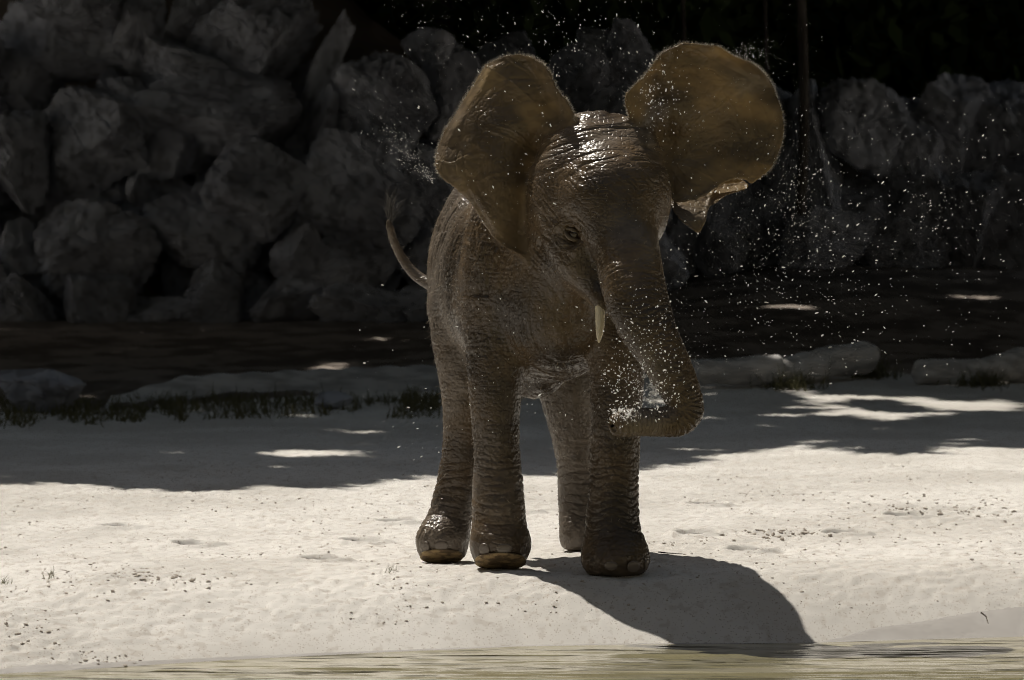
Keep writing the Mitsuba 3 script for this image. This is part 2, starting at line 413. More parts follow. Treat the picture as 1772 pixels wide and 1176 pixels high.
# the earth that the boulders hold back
ex = np.linspace(-30, 30, 121)
ez = np.linspace(-0.5, 1, 14)
EX, EZ = np.meshgrid(ex, ez)
top = np.interp(EX, [-30, -2.2, -1.2, -0.5, 1.5, 2.2, 30], [4.2, 4.0, 3.0, 2.75, 2.6, 2.3, 2.3])
ey = np.interp(EX, [-30, -0.8, 0.2, 1.2, 30], [34.2, 34.2, 36.4, 39.0, 39.0])
ZZ = np.where(EZ < 0, EZ * 2, EZ * top)
YY = ey + 0.45 * ZZ + 0.3 * fbm(np.stack([EX * 0.7, ZZ * 0.7, EX * 0], -1), 3)
ev = np.stack([EX, YY, ZZ], -1)
back = ev[-1].copy()
back[:, 1] += 30
ev = np.vstack([ev.reshape(-1, 3), back])
ii, jj = np.meshgrid(np.arange(14), np.arange(120), indexing='ij')
add('earth_bank', (ev, np.stack([ii * 121 + jj, ii * 121 + jj + 1, (ii + 1) * 121 + jj + 1, (ii + 1) * 121 + jj], -1).reshape(-1, 4)), 'm_earth', True,
    'dark bare earth bank behind the boulders', kind='structure')


# ------------------------------------------------------------------ trees: the canopy whose shade lies over the back half, plus added light blockers
def tube(points, radii, sides=10):
    p = np.asarray(points, float)
    t = np.gradient(p, axis=0)
    t /= np.linalg.norm(t, axis=1, keepdims=True) + 1e-12
    a = np.cross(t, np.where(np.abs(t[:, 2:]) < 0.9, [0, 0, 1.0], [1.0, 0, 0]))
    a /= np.linalg.norm(a, axis=1, keepdims=True) + 1e-12
    b, ang = np.cross(t, a), np.arange(sides) * 2 * np.pi / sides
    v = p[:, None] + np.asarray(radii)[:, None, None] * (np.cos(ang)[None, :, None] * a[:, None] + np.sin(ang)[None, :, None] * b[:, None])
    m = len(p)
    i, j = np.meshgrid(np.arange(m - 1), np.arange(sides), indexing='ij')
    qd = np.stack([i * sides + j, i * sides + (j + 1) % sides, (i + 1) * sides + (j + 1) % sides, (i + 1) * sides + j], -1).reshape(-1, 4)
    f = np.vstack([qd[:, [0, 1, 2]], qd[:, [0, 2, 3]]])
    v = np.vstack([v.reshape(-1, 3), p[:1], p[-1:]])
    e = np.arange(sides)
    f = np.vstack([f, np.stack([e * 0 + m * sides, (e + 1) % sides, e], -1), np.stack([e * 0 + m * sides + 1, (m - 1) * sides + e, (m - 1) * sides + (e + 1) % sides], -1)])
    return trimesh.Trimesh(v, f, process=False)


# sunlit flecks on the shaded ground (openings in the canopy): centre, half sizes on the ground in metres
FLECKS = []
for (px, py, hw, hh) in ((545, 785, 110, 5), (585, 640, 34, 9), (1362, 652, 26, 8), (1388, 676, 28, 7), (1424, 697, 36, 6), (1470, 711, 46, 5), (1545, 721, 80, 6), (1625, 700, 34, 14),
                         (1515, 536, 95, 2.5), (1395, 474, 70, 1.5), (1720, 474, 60, 1.5), (1360, 638, 25, 8), (1700, 655, 30, 10), (1240, 790, 60, 3), (1745, 700, 40, 8)):
    c = gp(px, py)
    FLECKS.append((c[0], c[1], S(hw, c[1]), (hh * (c[1] + 20) ** 2 / FPX / 1.45)))
_r = np.random.default_rng(8)
for _ in range(46):
    _x, _y = (_r.uniform(0.5, 3.4), _r.uniform(7.5, 17)) if _ < 32 else (_r.uniform(-3.5, -0.3), _r.uniform(6.5, 16))
    FLECKS.append((_x, _y, _r.uniform(0.02, 0.16), _r.uniform(0.02, 0.22)))
EDGE_X = np.array([-12, -2.55, -0.9, -0.5, 0.3, 0.75, 1.3, 1.7, 2.2, 2.5, 2.9, 12])
EDGE_Y = np.array([5.0, 5.8, 5.9, 6.7, 7.2, 7.4, 9.5, 10.2, 9.4, 11.0, 9.4, 9])


def lit(p):
    """True where the leaf's shadow would fall on ground that the sun reaches."""
    g = p - SUN * (p[:, 2:] / SUN[2])
    bad = g[:, 1] < np.interp(g[:, 0], EDGE_X, EDGE_Y) + 1.7 * (fbm(np.stack([g[:, 0] * 1.8, g[:, 1] * 0.9, g[:, 0] * 0], -1), 4, 4) - 0.5)
    bad &= (np.abs(g[:, 0]) < 4.2) & (g[:, 1] > -6)
    for (x, y, a, b) in FLECKS:
        bad |= ((g[:, 0] - x) / (a + 0.12)) ** 2 + ((g[:, 1] - y) / (b + 0.15)) ** 2 < 1
    return bad


def leaf_cards(pos, size, seed):
    r = np.random.default_rng(seed)
    n = len(pos)
    a = r.normal(size=(n, 3))
    a /= np.linalg.norm(a, axis=1, keepdims=True)
    b = np.cross(a, r.normal(size=(n, 3)))
    b /= np.linalg.norm(b, axis=1, keepdims=True)
    a, b = a * size[:, None], b * size[:, None] * 0.45
    v = np.stack([pos - a, pos - 0.1 * a + b, pos + a, pos - 0.1 * a - b], 1).reshape(-1, 3)
    f = np.array([[0, 1, 2], [0, 2, 3]])[None] + (np.arange(n) * 4)[:, None, None]
    return trimesh.Trimesh(v, f.reshape(-1, 3), process=False)


def tree(x, y, lobes, label, leaves, size, seed, r0=0.22, mat='m_leaf', cull=True, group=None):
    r = np.random.default_rng(seed)
    key = holder('tree')
    zc = np.mean([l[2] for l in lobes])
    b = np.array([x, y, float(ground_base(np.array([x]), np.array([y]))[0]) - 0.1])
    c = np.array([x + r.uniform(-.3, .3), y + r.uniform(-.3, .3), zc * 0.62])
    k = np.linspace(0, 1, 9)[:, None]
    path = b * (1 - k) + c * k + np.sin(k * 5) * 0.08 * r.normal(size=3)
    parts = [tube(path, r0 * (1.25 * np.exp(-k[:, 0] * 9) * 0.5 + 1 - 0.45 * k[:, 0]), 12)]
    for l in lobes[::2]:
        e = np.array(l[:3])
        k2 = np.linspace(0, 1, 6)[:, None]
        pth = c * (1 - k2) + e * k2 + np.array([0, 0, 0.5]) * np.sin(k2 * np.pi) * 0.6
        if cull and lit(pth).any():
            continue
        parts.append(tube(pth, r0 * (0.5 - 0.42 * k2[:, 0]), 7))
    add(key + '__trunk', trimesh.util.concatenate(parts), 'm_bark', 40)
    P, Sz = [], []
    for l in lobes:
        d = r.normal(size=(leaves, 3))
        d /= np.linalg.norm(d, axis=1, keepdims=True)
        P.append(np.array(l[:3]) + d * (l[3] * r.uniform(0.25, 1.05, leaves) ** 0.6)[:, None] * [1, 1, 0.7])
        Sz.append(r.uniform(0.7, 1.3, leaves) * size)
    P, Sz = np.vstack(P), np.concatenate(Sz)
    if cull:
        ok = ~lit(P)
        P, Sz = P[ok], Sz[ok]
    add(key + '__crown', leaf_cards(P, Sz, seed + 1), mat, False)
    tag(key, label, 'tree', group)


def canopy(cx0, cx1, cy0, cy1, k, seed, z0=8.2, z1=13.0, rad=(1.3, 2.1)):
    r = np.random.default_rng(seed)
    out = []
    nx_ = max(1, int(round(math.sqrt(k * (cx1 - cx0) / (cy1 - cy0)))))
    ny_ = max(1, int(round(k / nx_)))
    for i in range(nx_):
        for j in range(ny_):
            out.append((cx0 + (i + r.uniform(0.1, 0.9)) * (cx1 - cx0) / nx_, cy0 + (j + r.uniform(0.1, 0.9)) * (cy1 - cy0) / ny_, r.uniform(z0, z1), r.uniform(*rad)))
    return out


TREES = [  # trunk x, y, crown region x0, x1, y0, y1
    (-7.5, 13, -13, -3, 8, 18, 'broad tree left of the shaded ground, its crown hanging over the front'), (-8.0, 22, -13, -3.5, 17, 27, 'broad tree left of the pool, crown spreading over the boulders'),
    (7.0, 14, 2, 12, 9, 19, 'broad tree right of the logs, its crown over the sandy ground'), (7.8, 23, 2, 12, 18, 28, 'broad tree right of the boulder slabs, with a dense crown'),
    (-5.9, 17.5, -4, 2.5, 9, 18.5, 'leaning tree with one long limb over the ground behind the elephant'), (6.4, 19.5, -3.5, 3, 17, 27, 'leaning tree with a wide crown over the middle of the yard'),
    (-6.5, 41, -13, -2, 26, 38, 'tree standing on top of the boulder wall at the left'), (-0.8, 42.5, -3, 4, 26, 38, 'tree standing on top of the boulder wall in the middle'),
    (6.4, 43, 3, 13, 27, 39, 'tree standing above the right end of the boulder wall'), (1.2, 46, -5, 7, 38, 50, 'tree far back behind the boulder wall')]
for i, (x, y, x0, x1, y0, y1, lab) in enumerate(TREES):
    tree(x, y, canopy(x0, x1, y0, y1, 30, 500 + i), lab, 950 if i > 5 else 620, 0.34, 900 + i * 3)
for i, (x, y, x0, x1, y0, y1, lab) in enumerate((  # ring of unseen trees, added to block sky light and deepen the shade
        (-11, -27, -17, -6, -33, -24, 'added leafy tree behind the camera, left, blocking the sky'), (0.5, -30, -6, 6, -34, -25, 'added leafy tree right behind the camera, blocking the sky'),
        (11, -27, 6, 17, -33, -24, 'added leafy tree behind the camera, right, blocking the sky'), (-14, -9, -19, -10.5, -20, -2, 'added spreading tree beside the water at the far left, blocking sky light'),
        (14, -9, 9.5, 19, -20, -2, 'added spreading tree beside the water at the far right, blocking sky light'), (-13, 4, -19, -9, -2, 8, 'added tall tree left of the sunny sand, hiding sky to deepen the shade'), (13, 4, 9, 19, -2, 9, 'added tall tree right of the sunny sand, hiding sky to deepen the shade'),
        (-19, 18, -24, -13, 8, 30, 'added tree at the left end of the yard, hiding the sky'), (19, 18, 12, 24, 8, 30, 'added tree at the right end of the yard, hiding the sky'))):
    tree(x, y, canopy(x0, x1, y0, y1, 34, 560 + i, 2.0, 9.5, (1.6, 2.4)), lab, 420, 0.34, 960 + i * 3)
tree(-9.5, 44, canopy(-11, 5, 35, 45, 40, 577, 6.0, 9.5), 'added unseen tree over the top of the boulder wall, stopping sun leaks', 900, 0.36, 995)  # extra crown added to close sun leaks on the boulders
tree(9.5, 33, canopy(0.5, 11, 28, 38, 44, 578, 5.6, 8.5), 'added unseen tree at the right end of the boulders, its low crown darkening the wall', 900, 0.36, 999)  # added out of view to darken the right wall
tree(8.8, 24, canopy(1.2, 9.5, 20, 32, 44, 579, 4.7, 7.0, (1.2, 1.7)), 'added low tree at the right, its unseen crown keeping light off the far wall', 760, 0.3, 1003)  # low crown added to block light reaching the right wall from the front
# dark bushes closing the view above the wall
for i, (x, y, w, lab) in enumerate(((-4.2, 45, 3.2, 'dark bush above the left half of the boulder wall'), (0.2, 44, 3.0, 'dark bush above the middle of the boulder wall'),
                                    (4.2, 45, 3.2, 'dark bush above the right half of the boulder wall'), (8.4, 46, 3.4, 'dark bush past the right end of the boulder wall'))):
    key = holder('bush')
    r = np.random.default_rng(70 + i)
    d = r.normal(size=(16000, 3))
    d /= np.linalg.norm(d, axis=1, keepdims=True)
    P = np.array([x, y, 4.2]) + d * (r.uniform(0.2, 1, 16000) ** 0.5)[:, None] * [w, 2.2, 3.4]
    add(key + '__foliage', leaf_cards(P, r.uniform(0.14, 0.28, 16000), 80 + i), 'm_leaf', False)
    add(key + '__stem', tube([[x, y, 1.5], [x + .1, y, 3], [x, y + .1, 4.5]], [0.12, 0.1, 0.05], 8), 'm_bark', 40)
    tag(key, lab, 'bush')
for (px, py0, wpx, y, lab) in ((1385, 40, 17, 37.2, 'straight bare tree trunk just right of the raised ear'), (1322, -20, 6, 40.5, 'very thin sapling trunk just behind the right ear'), (1180, -20, 8, 41.0, 'thin reddish stem above the right ear')):
    b, t_ = E(px, 330, y), E(px + 8, -60, y)
    k = np.linspace(0, 1, 14)[:, None]
    w_ = S(wpx, y) / 2
    b[2] = min(b[2], 1.2)
    t_[2] = 5.5
    add('sapling', tube(b * (1 - k) + t_ * k + 0.03 * np.sin(k * 7) * [1, 0.5, 0], w_ * (1.1 - 0.25 * k[:, 0]), 10), 'm_bark', 40, lab, 'tree')


# ------------------------------------------------------------------ logs, kerb, puddle, grass
def log(p0, p1, r0, r1, seed, lift=0.0, key='log', label='', n=60, sides=28, mat='m_log', bow=0.0):
    p0, p1 = np.array(p0, float), np.array(p1, float)
    k = np.linspace(0, 1, n)[:, None]
    path = p0 * (1 - k) + p1 * k + np.array([0, 0, 1]) * (lift * k ** 2 + bow * np.sin(k * np.pi))
    end = np.sqrt(np.clip(1 - (np.clip((np.abs(k[:, 0] - 0.5) - 0.46) / 0.04, 0, 1)) ** 2, 0.02, 1))
    m = tube(path, (r0 * (1 - k[:, 0]) + r1 * k[:, 0]) * end, sides)
    v = np.array(m.vertices)
    ax = np.repeat(path, sides, 0)
    d = v[:len(ax)] - ax
    q_ = (fbm(v[:len(ax)] * [4, 4, 7] + seed, 4, seed) - 0.5) * 0.8
    v[:len(ax)] = ax + d * (1 + q_)[:, None]
    return add(key, trimesh.Trimesh(v, m.faces, process=False), mat, 50, label, key.split('__')[0].replace('_', ' '))



log(gp(1190, 672, 0.10), gp(1350, 668, 0.11), 0.085, 0.10, 1, label='low weathered log half sunk in the ground right of the trunk tip')
log(gp(1330, 668, 0.10), gp(1500, 660, 0.14), 0.085, 0.135, 2, 0.05, label='pale log with its thick end raised, behind the grass clump')
log(gp(1585, 668, 0.10), gp(1690, 668, 0.10), 0.085, 0.10, 3, label='short pale log at the right, left of the second grass clump')
log(gp(1672, 668, 0.10), gp(1840, 660, 0.14), 0.09, 0.135, 4, 0.05, label='pale log running out of the right side of the picture')
log(gp(1180, 650, 0.07), gp(1420, 640, 0.07), 0.05, 0.05, 5, label='thin grey log lying behind the other logs')
# kerb of the shallow pool at the left with water before it
k0, k1 = gp(190, 698), gp(770, 668)
prof = [(-0.55, 0.0), (-0.50, 0.03), (-0.05, 0.15), (0.1, 0.17), (0.3, 0.15), (0.4, 0.0)]
kk = np.linspace(0, 1, 70)
vv = []
for t in kk:
    c = k0 * (1 - t) + k1 * t
    c[1] += 0.35 * math.sin(t * 3.1)
    s_ = 0.35 + 0.65 * min(1, t * 5)
    for (u, w) in prof:
        vv.append(c + [0.0, u + 0.02 * math.sin(t * 37 + u * 9), w * s_ - 0.02 + 0.008 * math.sin(t * 61 + u * 20)])
vv = np.array(vv)
m_ = len(prof)
ii, jj = np.meshgrid(np.arange(69), np.arange(m_ - 1), indexing='ij')
qk = np.stack([ii * m_ + jj, (ii + 1) * m_ + jj, (ii + 1) * m_ + jj + 1, ii * m_ + jj + 1], -1).reshape(-1, 4)
add('kerb', (vv, qk), 'm_log', 30, 'pale low concrete kerb along the far side of the puddle left of the elephant', 'kerb')
pc = [gp(180, 700), gp(300, 708), gp(520, 706), gp(770, 686), gp(770, 660), gp(520, 676), gp(300, 684), gp(180, 690)]
pv = np.array([[p[0], p[1], 0.025] for p in pc])
add('puddle', trimesh.Trimesh(pv, [[0, 1, 7], [1, 6, 7], [1, 2, 6], [2, 5, 6], [2, 3, 5], [3, 4, 5]], process=False), 'm_pond', False,
    'still puddle before the pale kerb', kind='structure')
for i, (px, py, w, h, lab) in enumerate(((70, 668, 170, 110, 'dark boulder at the left edge before the pool'),                                          (575, 694, 70, 36, 'small grey rock in the grass before the kerb'))):
    b = gp(px, py + h * 0.42)
    v, f = boulder(S(w, b[1]), S(h, b[1]), S((w + h) / 2, b[1]), 640 + i)
    add('boulder', trimesh.Trimesh(v + E(px, py, b[1]), f, process=False), 'm_rock', 35, lab, 'boulder')
r = np.random.default_rng(5)
gxy = []
for (a, b, ya, yb, k) in ((-40, 320, 706, 742, 1900), (280, 760, 704, 728, 1500), (700, 790, 700, 720, 300)):
    gxs, gys = r.uniform(a, b, k), ya + (yb - ya) * r.uniform(0, 1, k) ** 1.4
    ok = fbm(np.stack([gxs / 45, gys / 14, gxs * 0], -1), 3, 9) > 0.44 + 0.25 * ((gys - ya) / (yb - ya)) ** 2 - 0.12
    P = np.array([G(x, y)[:2] for x, y in zip(gxs[ok], gys[ok])])
    gxy.append(P)
add('grass', grass(np.vstack(gxy), 0.025, 0.10, 0.010, 31), 'm_grass', False, 'dark strip of rough grass between the pool and the sand', kind='stuff')
for (px, py, lab) in ((1362, 668, 'green grass clump at the foot of the middle log'), (1690, 668, 'green grass clump at the foot of the right log'), (1495, 655, 'grass tuft beside the raised log end')):
    c = gp(px, py)
    add('grass_clump', grass(np.stack([r.normal(c[0], 0.10, 260), r.normal(c[1] - 0.1, 0.2, 260)], -1), 0.05, 0.16, 0.01, int(px)), 'm_grass', False, lab, None, None, 'stuff')
for (px, py, s_, lab) in ((85, 1000, 0.05, 'tiny green grass tuft in the sand at the far left'), (8, 1008, 0.05, 'tiny grass tuft cut by the left picture edge'), (675, 992, 0.035, 'single dry sprig in the sand left of the feet')):
    c = gp(px, py)
    add('grass_tuft', grass(np.stack([r.normal(c[0], 0.012, 16), r.normal(c[1], 0.03, 16)], -1), s_ * 0.5, s_, 0.003, int(px) + 3), 'm_grass', False, lab, None, None, 'stuff')


def twig(pts, rad, lab):
    P = []
    for (px, py, dz) in pts:
        g_ = G(px, py, 0.0)
        for _ in range(4):
            g_ = G(px, py, float(ground(np.array([g_[0]]), np.array([g_[1]]))[0]) + dz)
        P.append(g_)
    add('twig', tube(np.array(P), np.linspace(rad, rad * 0.5, len(P)), 6), 'm_bark', 50, lab, 'twig')


twig([(1698, 1060, .03), (1706, 1066, .02), (1710, 1078, .004)], 0.003, 'short crooked twig standing up at the right')
twig([(1140, 955, .006), (1160, 957, .008), (1180, 958, .006)], 0.003, 'short reddish twig right of the front foot')

# ------------------------------------------------------------------ the elephant: one continuous skin from a distance field
CELL = 0.005
PR = []          # (function of points -> distance, lower corner, upper corner, blend)


def ball(c, r, yaw=0.0, k=0.05, pitch=0.0, roll=0.0):
    c, r = np.array(c, np.float32), np.array(r, np.float32)
    R = trimesh.transformations.euler_matrix(math.radians(pitch), math.radians(roll), math.radians(yaw))[:3, :3].astype(np.float32)

    def f(p):
        q_ = (p - c) @ R
        k0 = np.linalg.norm(q_ / r, axis=-1)
        k1 = np.linalg.norm(q_ / (r * r), axis=-1) + 1e-6
        return k0 * (k0 - 1) / k1
    m = np.abs(R) @ r
    PR.append((f, c - m, c + m, k))


def limb(a, b, ra, rb, k=0.04):
    a, b = np.array(a, np.float32), np.array(b, np.float32)
    ba = b - a
    L2 = float(ba @ ba)

    def f(p):
        pa = p - a
        h = np.clip((pa @ ba) / L2, 0, 1)
        return np.linalg.norm(pa - h[..., None] * ba, axis=-1) - (ra + (rb - ra) * h)
    m = max(ra, rb)
    PR.append((f, np.minimum(a, b) - m, np.maximum(a, b) + m, k))


def chain(pts, k=0.04):
    """pts: (px, py, half width in pixels, depth)."""
    t = np.arange(len(pts))
    pts = CubicSpline(t, np.array(pts, float))(np.linspace(0, t[-1], t[-1] * 2 + 1))
    P = [(E(px, py, y), S(hw, y)) for px, py, hw, y in pts]
    for (a, ra), (b, rb) in zip(P[:-1], P[1:]):
        limb(a, b, ra, rb, k)
    return P


# trunk of the body
ball((0.085, 0.52, 1.10), (0.37, 0.66, 0.42), 9, 0.08)
ball((0.015, 0.88, 1.13), (0.355, 0.34, 0.47), 9, 0.10)
ball((0.15, 0.12, 1.12), (0.34, 0.30, 0.40), 9, 0.10)
ball((0.17, -0.10, 1.05), (0.20, 0.20, 0.26), 0, 0.10)
ball((0.08, 0.42, 0.70), (0.09, 0.24, 0.06), 9, 0.06)
ball(E(918, 672, 0.32), (0.045, 0.05, 0.035), 0, 0.03)
limb((0.17, 0.10, 1.26), (0.30, -0.32, 1.40), 0.28, 0.22, 0.12)
limb((0.17, 0.0, 1.12), (0.30, -0.38, 1.22), 0.18, 0.12, 0.10)
# shoulders and legs
ball(E(866, 462, 0.02), (0.15, 0.18, 0.32), 0, 0.045)
ball(E(1060, 500, 0.02), (0.14, 0.18, 0.30), 0, 0.07)
LEGS = {}
LEGS['fl'] = chain([(858, 520, 58, 0.03), (859, 590, 50, 0.02), (858, 650, 44, 0.01), (857, 710, 39, 0.01), (860, 790, 37.5, 0.02), (862, 860, 40.5, 0.01), (864, 910, 41, 0.0), (866, 940, 42, -0.01)])
LEGS['fr'] = chain([(1062, 540, 54, -0.04), (1068, 640, 44, -0.08), (1066, 710, 40.5, -0.10), (1064, 790, 39.5, -0.11), (1061, 870, 41, -0.12), (1060, 920, 42, -0.13), (1062, 950, 45, -0.15)])
LEGS['hl'] = chain([(802, 540, 63, 0.80), (806, 620, 49, 0.76), (808, 700, 39, 0.76), (802, 780, 34, 0.78), (787, 860, 33.5, 0.79), (775, 910, 34, 0.78), (767, 940, 38, 0.74)])
LEGS['hr'] = chain([(980, 600, 62, 0.93), (990, 670, 55, 0.92), (998, 730, 46, 0.95), (1004, 800, 38, 1.0), (1007, 860, 37, 1.03), (1010, 905, 36, 1.02), (1010, 930, 34, 1.0)])
FEET = {}


def foot(name, px, py, hw, y, lift=0.0, toe=0.06):
    """A flared foot: its sole's front edge stands 'lift' above the ground; py is the foot's lowest point."""
    c = E(px, py, y)
    w = S(hw, y)
    g = float(c[2])
    FEET[name] = (c, w, g, lift)
    ball((c[0], y + 0.0, g + 0.075), (w * 0.98, w * 1.02, 0.115), 0, 0.04)
    ball((c[0], y - toe * 0.55, g + 0.055 + lift * 0.8), (w * 0.97, w * 0.95, 0.075), 0, 0.04)


foot('fl', 866, 984, 49.5, 0.0, 0.062)
foot('fr', 1065, 994, 59, -0.16, 0.0, 0.08)
foot('hl', 764, 974, 41.5, 0.74, 0.055)
foot('hr', 1009, 951, 35, 1.0, 0.0, 0.02)
# head
HY = -0.42
ball((0.325, -0.36, 1.48), (0.262, 0.235, 0.255), 0, 0.06)
ball((0.335, -0.33, 1.625), (0.20, 0.20, 0.125), 0, 0.07)
ball((0.375, -0.50, 1.44), (0.205, 0.175, 0.20), 0, 0.06)
limb(E(1060, 345, -0.55), E(1086, 440, -0.64), 0.175, 0.118, 0.06)
limb(E(975, 345, -0.42), E(1005, 450, -0.50), 0.105, 0.088, 0.06)
limb(E(985, 420, -0.44), E(1040, 505, -0.56), 0.085, 0.055, 0.06)
limb(E(1000, 440, -0.36), E(1050, 520, -0.46), 0.10, 0.06, 0.06)
ball(E(1042, 522, -0.60), (0.034, 0.045, 0.055), 0, 0.03)
ball(E(1130, 350, -0.47), (0.055, 0.08, 0.15), 0, 0.06)
# brow and eye socket
EYEC = E(990, 406, -0.56)
ball(E(983, 384, -0.535), (0.062, 0.05, 0.028), 0, 0.025, roll=-25)
ball(E(1004, 428, -0.575), (0.045, 0.04, 0.024), 0, 0.025, roll=-35)
TR = chain([(1086, 430, 53, -0.66), (1091, 470, 53, -0.72), (1101, 515, 52, -0.77), (1117, 560, 47.5, -0.80), (1140, 602, 39.5, -0.82), (1158, 636, 36, -0.83), (1174, 668, 32, -0.83), (1185, 694, 28, -0.83),
            (1188, 712, 25, -0.835), (1179, 725, 23.5, -0.84), (1160, 729.5, 22.5, -0.85), (1132, 730, 21.5, -0.87), (1104, 730, 20.5, -0.89), (1084, 731, 20, -0.90), (1071, 732, 18.5, -0.90)], 0.025)
ball(E(1067, 728, -0.905), (0.026, 0.026, 0.022), 0, 0.012)
ball(E(1070, 747, -0.90), (0.024, 0.026, 0.014), 0, 0.012)
# tail
TAIL = chain([(765, 498, 12, 1.10), (742, 490, 9.5, 1.17), (720, 476, 7.8, 1.2), (702, 456, 6.8, 1.21), (688, 432, 6, 1.21), (678, 406, 5.4, 1.2), (673, 384, 5, 1.19)], 0.02)

# ears: curved sheets with their own thickness
EARS = []


def ear(outline, y0, depth, half, k=0.03):
    P = np.array([E(px, py, y0) for px, py in outline])[:, [0, 2]]
    t = np.arange(len(P) + 1)
    cs = CubicSpline(t, np.vstack([P, P[:1]]), bc_type='periodic')
    P = cs(np.linspace(0, len(P), len(P) * 6, endpoint=False))
    lo, hi = P.min(0) - 0.09, P.max(0) + 0.09
    st = 0.004
    us, vs = np.arange(lo[0], hi[0], st), np.arange(lo[1], hi[1], st)
    U, Vv = np.meshgrid(us, vs, indexing='ij')
    dens = np.concatenate([P + (np.roll(P, -1, 0) - P) * f for f in (0, .2, .4, .6, .8)])
    d = cKDTree(dens).query(np.stack([U, Vv], -1).reshape(-1, 2))[0].reshape(U.shape)
    ins = contains_xy(Polygon(P).buffer(0), U.ravel(), Vv.ravel()).reshape(U.shape)
    d2 = np.where(ins, -d, d)
    Y = y0 + depth(U, Vv, np.where(ins, d, 0))
    gu, gv_ = np.gradient(Y, st)
    slope = np.sqrt(1 + gu ** 2 + gv_ ** 2)

    def f(p):
        co = [(p[..., 0] - lo[0]) / st, (p[..., 2] - lo[1]) / st]
        D2 = map_coordinates(d2, co, order=1, mode='nearest')
        yy = map_coordinates(Y, co, order=1, mode='nearest')
        sl = map_coordinates(slope, co, order=1, mode='nearest')
        h = half * (0.62 + 0.5 * sm(0, 0.12, -D2) + 0.5 * sm(-0.026, -0.010, D2))
        a, b = np.abs(p[..., 1] - yy) / sl - h, D2 + h * 0.6
        out = np.minimum(np.maximum(a, b), 0) + np.sqrt(np.maximum(a, 0) ** 2 + np.maximum(b, 0) ** 2)
        return out.astype(np.float32)
    PR.append((f, np.array([lo[0] + .08, Y.min() - .03, lo[1] + .08]), np.array([hi[0] - .08, Y.max() + .03, hi[1] - .08]), k))
    EARS.append((d2, Y, lo, st))


def und(u, v, s, a):
    return a * (fbm(np.stack([u * 7 + s, v * 7, u * 0], -1), 2, s) - 0.5)


LEFT_EAR = [(850, 100), (878, 91), (908, 91), (936, 104), (956, 128), (965, 150), (980, 168), (992, 188), (994, 205), (984, 222), (965, 234), (950, 250), (940, 290), (936, 330), (932, 370), (924, 410), (919, 445), (916, 455),
            (905, 448), (885, 437), (866, 427), (845, 405), (828, 380), (810, 352), (790, 331), (768, 316), (753, 295), (750, 272), (757, 243), (772, 213), (794, 178), (816, 143), (832, 115)]


def left_depth(u, v, d):
    y = 0.11 * sm(-0.08, 0.11, u) * sm(1.72, 1.60, v)                     # a deep cleft beside the head
    y = y + 0.20 * sm(0.10, -0.33, u) ** 1.2                                  # the outer part is laid back
    top = sm(1.60, 1.95, v)
    y = y + 0.06 * top - 0.11 * sm(0.07, 0.0, d) * sm(0.02, 0.14, u) * sm(1.60, 1.72, v)       # inner upper edge curls forward
    roll = sm(0.055, 0.0, d) ** 1.5 * sm(0.02, -0.10, u) * sm(1.52, 1.62, v) * sm(2.02, 1.93, v)
    y = y + 0.075 * roll
    y = y - 0.03 * sm(0.0, -0.16, u) * sm(1.62, 1.50, v) + 0.05 * sm(0.05, 0, d) * sm(1.52, 1.40, v) * sm(0.0, -0.1, u)
    return y + und(u, v, 3, 0.05)


ear(LEFT_EAR, -0.36, left_depth, 0.0105)
RIGHT_EAR = [(1078, 182), (1080, 162), (1092, 147), (1108, 132), (1124, 113), (1138, 94), (1160, 79), (1190, 73), (1220, 74), (1246, 76), (1265, 88), (1290, 99), (1318, 114), (1340, 138), (1354, 168), (1362, 200), (1363, 232),
             (1354, 265), (1340, 292), (1318, 312), (1302, 320), (1286, 312), (1262, 316), (1238, 330), (1212, 345), (1186, 352), (1166, 350), (1152, 330), (1140, 300), (1120, 265), (1105, 235), (1090, 212)]


def right_depth(u, v, d):
    y = 0.10 * sm(0.78, 0.56, u) * sm(1.80, 1.62, v)
    y = y + 0.17 * sm(0.62, 1.06, u) - 0.09 * np.exp(-((u - 0.80) / 0.16) ** 2 - ((v - 1.66) / 0.2) ** 2) * -1.0
    y = y - 0.05 * sm(0.06, 0, d) * sm(1.85, 1.95, v) + 0.02 * sm(0.07, 0.0, d) * sm(0.95, 1.02, u)
    y = y - 0.11 * sm(0.60, 0.46, u) * sm(1.6, 1.7, v)
    return y + und(u, v, 8, 0.05)


ear(RIGHT_EAR, -0.36, right_depth, 0.0105)
LOBE = [(1150, 318), (1190, 328), (1230, 318), (1264, 306), (1292, 307), (1284, 318), (1262, 320), (1242, 332), (1234, 350), (1228, 368), (1224, 385), (1212, 405), (1198, 400), (1178, 385), (1164, 366), (1154, 345)]
ear(LOBE, -0.36, lambda u, v, d: 0.20 - 0.17 * sm(1.50, 1.33, v) + 0.04 * sm(0.6, 0.85, u) + und(u, v, 5, 0.03), 0.009, 0.02)


LIP = [(1165, 350), (1200, 334), (1240, 318), (1288, 308), (1301, 326), (1268, 338), (1243, 354), (1214, 366), (1182, 370)]
ear(LIP, -0.36, lambda u, v, d: 0.07 + 0.20 * np.clip((v - 1.36) / 0.11, -0.2, 1.2), 0.008, 0.015)                       # the lower rim rolls back and catches the sun
CUTS = []
BLO = np.array([a - k - 0.02 for _, a, _, k in PR])
BHI = np.array([b + k + 0.02 for _, _, b, k in PR])


